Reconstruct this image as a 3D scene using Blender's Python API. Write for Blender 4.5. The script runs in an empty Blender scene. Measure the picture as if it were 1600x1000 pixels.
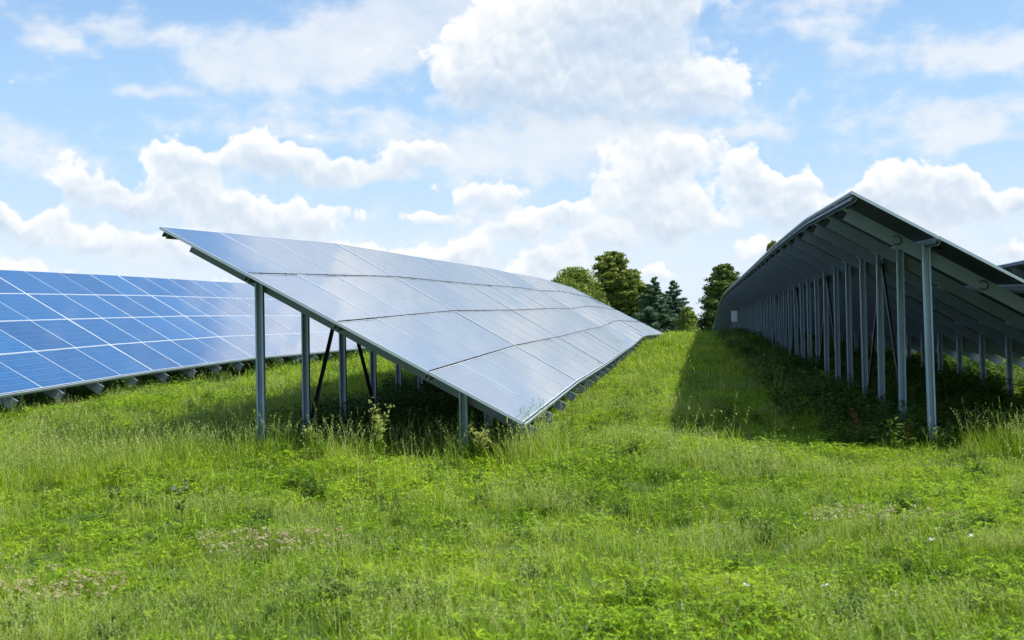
import bpy, bmesh, math, random
import numpy as np
from mathutils import Vector, Matrix
rnd = random.Random(7)
S = bpy.context.scene

# ---------------------------------------------------------------- camera
F, VX, VY, ROLL = 1850.0, 1073.0, 520.0, math.radians(1.0)
cam = bpy.data.cameras.new('camera'); camo = bpy.data.objects.new('camera', cam)
S.collection.objects.link(camo); S.camera = camo
cam.sensor_width = 36; cam.lens = F/1600*36; cam.clip_start = .1; cam.clip_end = 20000
pitch = math.atan2(VY-500, F)
yaw = math.atan2(VX-800, F*math.cos(pitch))
Fw = Vector((-math.sin(yaw)*math.cos(pitch), math.cos(yaw)*math.cos(pitch), math.sin(pitch)))
Rt = Vector((math.cos(yaw), math.sin(yaw), 0)); Up = Rt.cross(Fw)
c, s = math.cos(ROLL), math.sin(ROLL)
Rt2 = Rt*c+Up*s*-1; Up2 = Up*c+Rt*s
# image content turned slightly counter-clockwise: horizon climbs to the right
camo.matrix_world = Matrix((( Rt2.x,Up2.x,-Fw.x,0),(Rt2.y,Up2.y,-Fw.y,0),(Rt2.z,Up2.z,-Fw.z,0),(0,0,0,1)))
cam.dof.use_dof = True; cam.dof.focus_distance = 15; cam.dof.aperture_fstop = 4.5

# ---------------------------------------------------------------- light and sky
SUN_EL, SUN_AZ = math.radians(53), math.radians(97)     # azimuth clockwise from +Y
sl = bpy.data.lights.new('sun', 'SUN'); so = bpy.data.objects.new('sun', sl); S.collection.objects.link(so)
sl.energy = 4.6; sl.angle = math.radians(1.2); sl.color = (1, .96, .88)
sd = Vector((math.sin(SUN_AZ)*math.cos(SUN_EL), math.cos(SUN_AZ)*math.cos(SUN_EL), math.sin(SUN_EL)))
so.rotation_euler = sd.to_track_quat('Z', 'Y').to_euler()
S.view_settings.view_transform = 'Standard'; S.view_settings.look = 'None'
S.view_settings.gamma = 1; S.view_settings.exposure = 0.42

W = bpy.data.worlds.new('World'); S.world = W; W.use_nodes = True
class NG:
    """tiny node-graph helper"""
    def __init__(s, nt): s.nt = nt; s.n = nt.nodes; s.l = nt.links
    def new(s, t, ins=None, **kw):
        n = s.n.new(t)
        for k, v in kw.items(): setattr(n, k, v)
        if ins:
            for k, v in ins.items():
                sock = n.inputs[k]
                if isinstance(v, bpy.types.NodeSocket): s.l.new(v, sock)
                else: sock.default_value = v
        return n
    def m(s, op, a, b=0.0, c=0.0, clamp=False):
        return s.new('ShaderNodeMath', {0: a, 1: b, 2: c}, operation=op, use_clamp=clamp).outputs[0]
    def v(s, op, a, b=(0,0,0), c=(0,0,0)):
        n = s.new('ShaderNodeVectorMath', {0: a, 1: b}, operation=op)
        if op == 'MULTIPLY_ADD':
            if isinstance(c, bpy.types.NodeSocket): s.l.new(c, n.inputs[2])
            else: n.inputs[2].default_value = c
        return n
    def ramp(s, f, pts, interp='LINEAR'):
        n = s.new('ShaderNodeValToRGB', {0: f}); cr = n.color_ramp; cr.interpolation = interp
        while len(cr.elements) < len(pts): cr.elements.new(.5)
        for e, (p, col) in zip(cr.elements, pts):
            e.position = p; e.color = (*col, 1) if len(col) == 3 else col
        return n.outputs[0]
    def mix(s, f, a, b, bt='MIX'):
        n = s.new('ShaderNodeMix', data_type='RGBA', blend_type=bt)
        for i, v in ((0, f), (6, a), (7, b)):
            if isinstance(v, bpy.types.NodeSocket): s.l.new(v, n.inputs[i])
            else: n.inputs[i].default_value = v if i == 0 else (*v, 1)
        return n.outputs[2]
    def noise(s, vec, scale, detail=3, rough=.55, out=0, lac=2.0):
        n = s.new('ShaderNodeTexNoise', {'Scale': scale, 'Detail': detail, 'Roughness': rough, 'Lacunarity': lac})
        if vec is not None: s.l.new(vec, n.inputs['Vector'])
        return n.outputs[out]
    def sstep(s, x, a, b):
        return s.new('ShaderNodeMapRange', {0: x, 1: a, 2: b, 3: 0.0, 4: 1.0}, interpolation_type='SMOOTHSTEP').outputs[0]

# clouds as (azimuth, elevation, half width, half height, weight) in degrees, azimuth from +Y
SOFT = [(-15.6,13.3,6.2,1.5,.95),(-20.7,12.5,3.6,1.0,.85),(-13.1,14.7,3.6,1.3,.7),(-28.2,13.9,4.0,.70,.9),(-25.1,11.3,1.6,.35,.6),(-31,9.4,2.6,.8,.75),(-29,7.9,3.6,.9,.6),
        (-8.9,8.2,5.0,1.1,.6),(-3.6,8.6,5.0,1.2,.7),(1.0,9.15,3.0,.40,.9),(6.9,14.9,3.3,1.0,.9),(7.6,12.7,1.4,.9,.5),(3.6,12.1,2.2,.35,.6),(12.6,12.2,3.8,.9,.95),(12.6,9.6,4.2,.75,.95),(13.0,8.3,3.2,.55,.7),
        (-12,15.6,3,.8,.5),(-20,10.2,7,.8,.35),(4.5,9.8,4,2.5,.25),(-12.5,17.5,5,1.8,.8),(-15,9.3,5,.7,.4),(-7,9.4,6,1.3,.6),(-22,16.2,3,.5,.5),(5.4,10.7,.5,.35,.6),(-16,10.6,1.2,.25,.4),(-5,18,6,3,1.0),(-7,22,4,3,.6),(24,8,6,2,.9),(30,14,7,2,.8),(-46,10,7,3,1.),(0,4.5,40,1.6,.35)]
PUFF = [(-5.2,14.6,3.0,2.4,1.1),(-2.0,15.0,2.6,2.8,1.1),(-9.2,12.6,2.4,2.2,1.1),(-6.0,11.6,4.6,1.5,1.0),(-1.6,10.9,3.6,1.2,1.1),(.9,11.2,1.4,.8,.8),(-3.2,17,3.2,2,1.),
        (-20.6,8.6,1.5,1.1,1.1),(-18.3,8.0,1.9,.8,1.),(-16.4,7.5,1.6,.5,.8),(-12.9,8.6,1.5,.7,.9),(-14.6,7.9,1.4,.5,.6),
        (-28.2,6.9,1.1,1.1,1.),(-26.6,6.0,1.2,.6,.9),(-24.1,8.2,1.1,.9,1.1),(-24.4,6.5,1.9,.9,1.),(-22.0,5.9,1.4,.7,.9),(-19.6,5.2,3.0,1.0,1.1),(-30.6,4.9,1.6,.8,.9),(-27.4,4.3,1.8,.6,.9),(-32.5,5.4,.9,.8,.9),(-24.0,4.0,2.2,.8,.8),(-31,2.9,2.4,.7,.9),
        (-9.7,6.5,1.3,.8,1.),(-11.6,5.4,1.2,.5,.8),(-7.6,5.0,1.4,.7,.8),(-5.6,5.6,1.6,.6,.9),(-1.6,6.6,2.2,1.6,1.0),(-3.4,4.4,2.0,.6,.9),(.2,5.0,1.8,.8,.9),(-.6,8.3,2.6,.8,.8),
        (2.9,7.4,.8,.9,1.1),(3.4,6.2,1.2,.8,.9),(5.2,6.4,1.0,.8,1.),(4.6,5.2,1.6,.8,.9),(9.8,6.3,1.3,.8,1.1),(11.6,6.2,1.6,1.0,1.1),(13.2,5.4,1.2,.6,1.),(8.0,5.8,1.2,.6,.8),(10.6,4.6,2.6,.9,1.),(14.9,5.2,.5,.25,.8),(15.0,3.4,.8,.5,.9),
        (-13.5,3.2,3,.8,.95),(-17,3.4,1.6,.6,.9),(-6.2,3.4,1.6,.6,.9),(4.2,3.6,1.6,.6,.9),(-10.5,4.0,1.3,.6,.9),(-20,2.2,3,.5,.8),(-29,1.6,3,.5,.8),(-8.5,2.6,2.5,.5,.8),(1.6,2.6,1.2,.6,.8),(-2.4,2.6,1.6,.5,.7),(20,5,3,1,.9),(26,4,3,1,.9)]
g = NG(W.node_tree); W.node_tree.nodes.clear()
sky = g.new('ShaderNodeTexSky', sky_type='NISHITA', sun_disc=False)
sky.sun_elevation = SUN_EL; sky.sun_rotation = SUN_AZ; sky.altitude = 100; sky.air_density = 1.0; sky.dust_density = 1.2; sky.ozone_density = 1.2
tc = g.new('ShaderNodeTexCoord').outputs['Generated']
sx = g.new('ShaderNodeSeparateXYZ', {0: tc})
az = g.m('MULTIPLY', g.m('ARCTAN2', sx.outputs[0], sx.outputs[1]), 57.2958)
el = g.m('MULTIPLY', g.m('ARCSINE', sx.outputs[2]), 57.2958)
P = g.new('ShaderNodeCombineXYZ', {0: az, 1: el, 2: 0.0}).outputs[0]
def n2d(v, sc, det, rough, out=0):
    return g.new('ShaderNodeTexNoise', {'Vector': v, 'Scale': sc, 'Detail': det, 'Roughness': rough}, noise_dimensions='2D').outputs[out]
warp = g.v('SUBTRACT', n2d(P, .55, 2.0, .5, 1), (.5,.5,.5)).outputs[0]
Pw = g.v('MULTIPLY_ADD', warp, (2.2, 1.5, 0), P).outputs[0]
def blobs(lst, moment):
    acc, mom = 0.0, 0.0
    for (a, e, ra, re, w) in lst:
        q = g.v('MULTIPLY_ADD', Pw, (1/ra, 1/re, 0), (-a/ra, -e/re, 0)).outputs[0]
        ex = g.m('POWER', .42, g.v('DOT_PRODUCT', q, q).outputs['Value'])
        acc = g.m('MULTIPLY_ADD', ex, w, acc)
        if moment: mom = g.m('MULTIPLY_ADD', ex, g.v('DOT_PRODUCT', q, (0, w, 0)).outputs['Value'], mom)
    return acc, mom
accS, _ = blobs(SOFT, False); accP, momP = blobs(PUFF, True)
fine = n2d(g.v('MULTIPLY', P, (.7, 1.3, 0)).outputs[0], .42, 7.0, .6)
def lobes(off, det):
    v = g.v('ADD', g.v('MULTIPLY_ADD', warp, (.9, .9, 0), P).outputs[0], off).outputs[0]
    return g.new('ShaderNodeTexVoronoi', {'Vector': v, 'Scale': .62, 'Detail': det, 'Roughness': .55}, feature='F1', voronoi_dimensions='2D', normalize=True).outputs[0]
l0, l1 = lobes((0,0,0), 3.0), lobes((.10, .42, 0), 2.0)
# beyond the modelled clouds a broken field goes on round the rest of the sky
field = g.m('MULTIPLY', g.sstep(n2d(P, .09, 3.0, .5), .50, .68), g.m('ADD', g.sstep(el, 19, 26), g.m('ADD', g.sstep(az, 17, 25), g.sstep(az, -35, -44)), clamp=True))
milk = g.m('MULTIPLY_ADD', g.sstep(el, 22, 7), .72, .06)
skc = g.mix(1.0, sky.outputs[0], (.098, .122, .145), 'MULTIPLY')
skc = g.mix(milk, skc, (.385, .565, .755))
# soft layer
dS = g.m('ADD', g.m('ADD', accS, field), g.m('MULTIPLY', g.m('SUBTRACT', fine, .5), 1.7))
aS = g.m('MULTIPLY', g.sstep(dS, .12, .98), .80)
cS = g.ramp(g.m('MULTIPLY_ADD', g.m('SUBTRACT', fine, .5), 1.6, .55), [(.1, (.52,.60,.70)), (.6, (.65,.685,.73)), (1, (.72,.73,.745))])
res = g.mix(aS, skc, cS)
# pale mass towards the horizon
res = g.mix(g.m('MULTIPLY', g.sstep(el, 9.5, 2.0), .72), res, (.66,.71,.765))
# heaped layer: crisp lit tops, soft pale bases
vv = g.m('DIVIDE', momP, g.m('ADD', accP, .15))
dP = g.m('ADD', g.m('MULTIPLY', accP, 1.1), g.m('ADD', g.m('MULTIPLY', g.m('SUBTRACT', .42, l0), 1.1), g.m('MULTIPLY', g.m('SUBTRACT', fine, .5), .9)))
width = g.m('MULTIPLY_ADD', g.sstep(vv, .25, -.75), .75, .16)
aP = g.m('MULTIPLY', g.m('DIVIDE', g.m('SUBTRACT', dP, .42), width, clamp=True), .93)
aP = g.m('MULTIPLY', aP, g.m('MULTIPLY_ADD', g.sstep(vv, .2, -.9), -.35, 1.0))
lit = g.m('ADD', g.m('MULTIPLY', g.m('SUBTRACT', l1, l0), 1.05), g.m('MULTIPLY', vv, .38))
lit = g.m('ADD', g.m('ADD', lit, g.m('MULTIPLY', g.sstep(dP, 1.5, .5), .30)), .42, clamp=True)
cP = g.ramp(lit, [(0, (.43,.51,.615)), (.4, (.555,.615,.69)), (.7, (.69,.72,.75)), (.92, (.80,.795,.785))])
fin = g.mix(aP, res, cP)
# strength .1 with the colour scaled to match
bg = g.new('ShaderNodeBackground', {'Color': g.mix(1.0, fin, (10., 10., 10.), 'MULTIPLY'), 'Strength': .1})
g.l.new(bg.outputs[0], g.new('ShaderNodeOutputWorld').inputs[0])
W.cycles.sampling_method = 'MANUAL'; W.cycles.sample_map_resolution = 512

# ---------------------------------------------------------------- helpers
def link(o): S.collection.objects.link(o); return o
def tag(o, label=None, cat=None, group=None, kind=None):
    if label: o['label'] = label
    if cat: o['category'] = cat
    if group: o['group'] = group
    if kind: o['kind'] = kind
    return o
def empty(name, loc, label=None, cat=None, group=None):
    o = link(bpy.data.objects.new(name, None)); o.location = loc; o.empty_display_size = .2
    return tag(o, label, cat, group)
class MB:
    def __init__(s): s.v = []; s.f = []; s.mi = []
    def add(s, vs, fs, mi=0):
        b = len(s.v); s.v += [tuple(v) for v in vs]; s.f += [tuple(b+i for i in f) for f in fs]; s.mi += [mi]*len(fs)
    def box(s, x0, x1, y0, y1, z0, z1, mi=0, M=None):
        vs = [Vector((x, y, z)) for z in (z0, z1) for y in (y0, y1) for x in (x0, x1)]
        if M: vs = [M @ v for v in vs]
        s.add(vs, [(0,2,3,1),(4,5,7,6),(0,1,5,4),(2,6,7,3),(0,4,6,2),(1,3,7,5)], mi)
    def sweep(s, prof, A, B, X, Y, mi=0, cap=True):
        """extrude closed 2-D profile from A to B; X, Y = axes of the profile"""
        n = len(prof)
        vs = [A+X*p[0]+Y*p[1] for p in prof]+[B+X*p[0]+Y*p[1] for p in prof]
        fs = [(i, (i+1) % n, n+(i+1) % n, n+i) for i in range(n)]
        s.add(vs, fs, mi)
        if cap: s.add(vs, [tuple(range(n))[::-1], tuple(range(n, 2*n))], mi)
    def tube(s, pts, rads, n=6, mi=0):
        pts = [Vector(p) for p in pts]; rings = []
        for i, p in enumerate(pts):
            t = (pts[min(i+1, len(pts)-1)]-pts[max(i-1, 0)]).normalized()
            a = t.cross(Vector((.3, .9, .1))).normalized(); b = t.cross(a)
            rings.append([p+(a*math.cos(2*math.pi*k/n)+b*math.sin(2*math.pi*k/n))*rads[i] for k in range(n)])
        vs = [v for r in rings for v in r]; fs = []
        for i in range(len(pts)-1):
            for k in range(n): fs.append((i*n+k, i*n+(k+1) % n, (i+1)*n+(k+1) % n, (i+1)*n+k))
        fs.append(tuple(range(n))[::-1]); fs.append(tuple(range((len(pts)-1)*n, len(pts)*n)))
        s.add(vs, fs, mi)
    def mesh(s, name, mats, smooth=False):
        me = bpy.data.meshes.new(name); me.from_pydata(s.v, [], s.f)
        for m in (mats if isinstance(mats, (list, tuple)) else [mats]): me.materials.append(m)
        me.polygons.foreach_set('material_index', s.mi)
        if smooth: me.polygons.foreach_set('use_smooth', [True]*len(s.f))
        me.update(); return me
    def build(s, name, mats, parent=None, smooth=False):
        o = link(bpy.data.objects.new(name, s.mesh(name, mats, smooth))); o.parent = parent; return o

def mat(name):
    m = bpy.data.materials.new(name); m.use_nodes = True; m.node_tree.nodes.clear(); return m, NG(m.node_tree)
def out(gr, sh): gr.l.new(sh, gr.new('ShaderNodeOutputMaterial').inputs[0])

# ---- metals
def metal(name, col, rough, met=.6, spang=.12):
    m, q = mat(name)
    co = q.new('ShaderNodeNewGeometry').outputs['Position']
    n = q.noise(co, 14, 4, .6); n2 = q.noise(co, 2.1, 3, .6)
    f = q.m('MULTIPLY_ADD', q.m('ADD', n, n2), spang, 1-spang)
    cc = q.mix(1.0, col, q.new('ShaderNodeCombineXYZ', {0: f, 1: f, 2: f}).outputs[0], 'MULTIPLY')
    b = q.new('ShaderNodeBsdfPrincipled', {'Base Color': cc, 'Roughness': q.m('MULTIPLY_ADD', n, .25, rough-.12), 'Metallic': met})
    out(q, b.outputs[0]); return m
M_steel = metal('galvanised_steel', (.33,.42,.47), .55, .35, .45)
M_raft = metal('rafter_steel', (.165,.205,.235), .55, .3, .4)
M_dark = metal('shaded_brace_steel', (.06,.065,.07), .5, .3)  # shade on the braces painted in as a darker steel colour
M_alu = metal('aluminium_frame', (.60,.65,.70), .5, .2, .05)
M_alud = metal('grey_clamp', (.30,.32,.34), .45, .5)

# ---- solar glass (object space of one panel: x along row, y down the slope)
MW, ML = 1.57, 1.06
def solar_mat(name='solar_glass', dust_haze=.07, ior=1.55, sheen=.9):
    m, q = mat(name)
    co = q.new('ShaderNodeTexCoord').outputs['Object']; sp = q.new('ShaderNodeSeparateXYZ', {0: co})
    rnd_ = q.new('ShaderNodeObjectInfo').outputs['Random']
    def grid(s, n, L, w):
        f = q.m('FRACT', q.m('MULTIPLY', s, n/L)); d = q.m('ABSOLUTE', q.m('SUBTRACT', f, .5))
        return q.m('GREATER_THAN', d, .5-w*n/L/2)
    gx = grid(sp.outputs[0], 10, MW-.06, .004); gy = grid(sp.outputs[1], 6, ML-.04, .004)
    bus = grid(sp.outputs[1], 12, ML-.04, .0022)
    cellv = q.v('FLOOR', q.v('MULTIPLY', co, (10/(MW-.06), 6/(ML-.04), 1)).outputs[0]).outputs[0]
    wn = q.new('ShaderNodeTexWhiteNoise', {0: cellv, 1: rnd_}, noise_dimensions='4D').outputs[0]
    cr = q.new('ShaderNodeTexVoronoi', {'Vector': co, 'Scale': 70.0}).outputs[1]
    tone = q.m('ADD', q.m('MULTIPLY', wn, .35), q.m('MULTIPLY', q.m('FRACT', q.m('MULTIPLY', rnd_, 17.3)), .65))
    col = q.ramp(tone, [(0, (.001,.048,.16)), (.5, (.001,.075,.22)), (1, (.003,.105,.28))])
    col = q.mix(.10, col, cr, 'SOFT_LIGHT')
    ln = q.m('MAXIMUM', gx, gy)
    col = q.mix(q.m('MULTIPLY', ln, .5), col, (.35,.45,.58)); col = q.mix(q.m('MULTIPLY', bus, .35), col, (.4,.45,.5))
    dirt = q.noise(q.new('ShaderNodeNewGeometry').outputs['Position'], 1.3, 5, .6)
    col = q.mix(q.m('MULTIPLY', q.m('MULTIPLY_ADD', q.sstep(dirt, .35, .8), .7, .3), dust_haze), col, (.52,.53,.53))
    b = q.new('ShaderNodeBsdfPrincipled', {'Base Color': col, 'Roughness': q.m('MULTIPLY_ADD', dirt, .06, .03), 'IOR': 1.50,
        'Coat Weight': 1.0, 'Coat Roughness': .04, 'Coat IOR': ior, 'Sheen Weight': sheen, 'Sheen Roughness': .22, 'Sheen Tint': (.9,.93,1,1)})
    out(q, b.outputs[0]); return m
M_glass = solar_mat(ior=1.40, sheen=.3, dust_haze=.04)
M_glass_haze = solar_mat('haze_solar_glass', .22, 1.95, 1.0)    # middle row: pale haze of reflected cloud put into colour, sheen and coat
m, q = mat('panel_back'); b = q.new('ShaderNodeBsdfPrincipled', {'Base Color': (.010,.016,.020,1), 'Roughness': .5}); out(q, b.outputs[0]); M_back = m
m, q = mat('black_plastic'); b = q.new('ShaderNodeBsdfPrincipled', {'Base Color': (.02,.02,.02,1), 'Roughness': .9, 'Specular IOR Level': .1}); out(q, b.outputs[0]); M_black = m
m, q = mat('white_enamel'); b = q.new('ShaderNodeBsdfPrincipled', {'Base Color': (.8,.82,.82,1), 'Roughness': .4}); out(q, b.outputs[0]); M_white = m

# ---------------------------------------------------------------- ground
GY = np.array([-60,-5,5,12,18,25,31,36,42,48,55,60,66,73,86,110,160,300,800,6000.])
GZ = np.array([-1.9,-1.55,-1.43,-1.32,-1.17,-1.02,-.90,-.78,-.56,-.42,-.30,-.36,-.75,-1.4,-2.7,-4.6,-6.0,-7,-8,-8.])
def gbase(y):
    y = np.asarray(y, float); h = np.minimum(2.0, 2+0*y)
    return sum(np.interp(y+k*1.6, GY, GZ) for k in (-1,-.5,0,.5,1))/5
def gh(x, y):
    x = np.asarray(x, float); y = np.asarray(y, float)
    z = gbase(y)-.11*np.clip(x/2, 0, 1)*np.clip((y-8)/4, 0, 1)*np.clip((24-y)/8, 0, 1)
    z = z-.22*np.clip((-x-9)/4, 0, 1)*np.clip((y-14)/10, 0, 1)
    fade = np.clip((y+10)/12, 0, 1)
    z = z+fade*(.035*np.sin(x*1.3+y*.7)+.03*np.sin(x*.6-y*1.1+2)+.02*np.sin(x*2.9+y*2.1+1)+.015*np.sin(4.7*x-3.9*y))
    # low bank where mown strip meets the rough under the left posts
    z = z+.10*np.exp(-((y-11.3)/1.3)**2)*np.clip((-x-1.8)/1.5, 0, 1)*np.clip((8+x)/2, 0, 1)
    return z
def G(x, y): return float(gh(x, y))

def axis(parts):
    r = []
    for a, b, st in parts: r += list(np.arange(a, b, st))
    r.append(parts[-1][1]); return np.array(r)
xs = axis([(-3500,-400,500),(-400,-80,40),(-80,-26,6),(-26,18,.3),(18,60,6),(60,400,40),(400,3500,500)])
ys = axis([(-400,-20,60),(-20,3,3),(3,62,.3),(62,130,4),(130,400,30),(400,6000,700)])
XX, YY = np.meshgrid(xs, ys); ZZ = gh(XX, YY)
nx, ny = len(xs), len(ys)
me = bpy.data.meshes.new('ground')
V = np.stack([XX, YY, ZZ], -1).reshape(-1, 3)
ii = (np.arange(ny-1)[:, None]*nx+np.arange(nx-1)[None, :]).ravel()
Fs = np.stack([ii, ii+1, ii+nx+1, ii+nx], 1)
me.vertices.add(len(V)); me.vertices.foreach_set('co', V.ravel())
me.loops.add(Fs.size); me.loops.foreach_set('vertex_index', Fs.ravel())
me.polygons.add(len(Fs)); me.polygons.foreach_set('loop_start', np.arange(0, Fs.size, 4)); me.polygons.foreach_set('loop_total', np.full(len(Fs), 4))
me.update(calc_edges=True); me.polygons.foreach_set('use_smooth', [True]*len(Fs))
ground = link(bpy.data.objects.new('ground', me)); tag(ground, kind='structure', label='green meadow ground rising gently to a crest')
m, q = mat('meadow_ground')
co = q.new('ShaderNodeNewGeometry').outputs['Position']
n1 = q.noise(co, .8, 5, .6); n2 = q.noise(co, 9, 5, .7)
col = q.ramp(n1, [(.3, (.04,.085,.010)), (.5, (.06,.12,.014)), (.7, (.09,.15,.022))])
col = q.mix(q.m('MULTIPLY', q.sstep(n2, .45, .7), .5), col, (.06,.05,.022))
far = q.sstep(q.new('ShaderNodeSeparateXYZ', {0: co}).outputs[1], 25, 70)
col = q.mix(far, col, q.ramp(n2, [(.3, (.06,.11,.015)), (.7, (.12,.19,.03))]))
b = q.new('ShaderNodeBsdfPrincipled', {'Base Color': col, 'Roughness': .95})
bp = q.new('ShaderNodeBump', {'Strength': .8, 'Distance': .05, 'Height': n2}); q.l.new(bp.outputs[0], b.inputs['Normal'])
out(q, b.outputs[0]); me.materials.append(m)

# ---------------------------------------------------------------- solar tables
# one panel: frame (part) with its glass (sub-part); local x along row, y down slope, z out of the face
def panel_frame():
    mb = MB(); lw, t = .013, .030; W_, L_ = MW/2, ML/2
    ly = .009
    mb.box(-W_, W_, -L_, -L_+ly, -t, 0); mb.box(-W_, W_, L_-ly, L_, -t, 0)
    mb.box(-W_, -W_+lw, -L_+ly, L_-ly, -t, 0); mb.box(W_-lw, W_, -L_+ly, L_-ly, -t, 0)
    # inner return lips on the underside
    mb.box(-W_+lw, W_-lw, -L_+lw, -L_+lw+.02, -t, -t+.002); mb.box(-W_+lw, W_-lw, L_-lw-.02, L_-lw, -t, -t+.002)
    return mb.mesh('solar_panel', M_alu)
def panel_glass(M_glass):
    mb = MB(); lw = .013; a, b_ = MW/2-lw, ML/2-.009
    z0, z1 = -.008, -.003
    vs = [(-a,-b_,z0),(a,-b_,z0),(a,b_,z0),(-a,b_,z0),(-a,-b_,z1),(a,-b_,z1),(a,b_,z1),(-a,b_,z1)]
    mb.add(vs, [(4,5,6,7)], 0); mb.add(vs, [(0,3,2,1)], 1)
    mb.box(-.06, .06, -b_+.05, -b_+.17, -.030, z0, 2)               # junction box
    return mb.mesh('glass', [M_glass, M_back, M_black])
ME_frame, ME_glass, ME_haze = panel_frame(), panel_glass(M_glass), panel_glass(M_glass_haze)
def interp(st, y, k): return float(np.interp(y, [a[0] for a in st], [a[k] for a in st]))

def C_prof(w, d, t=.005, lip=.018):
    """channel: web on the x axis (width w), flanges towards +y"""
    h = w/2
    return [(-h,0),(h,0),(h,d),(h-lip,d),(h-lip,d-t),(h-t,d-t),(h-t,t),(-h+t,t),(-h+t,d-t),(-h+lip,d-t),(-h+lip,d),(-h,d)]

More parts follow.
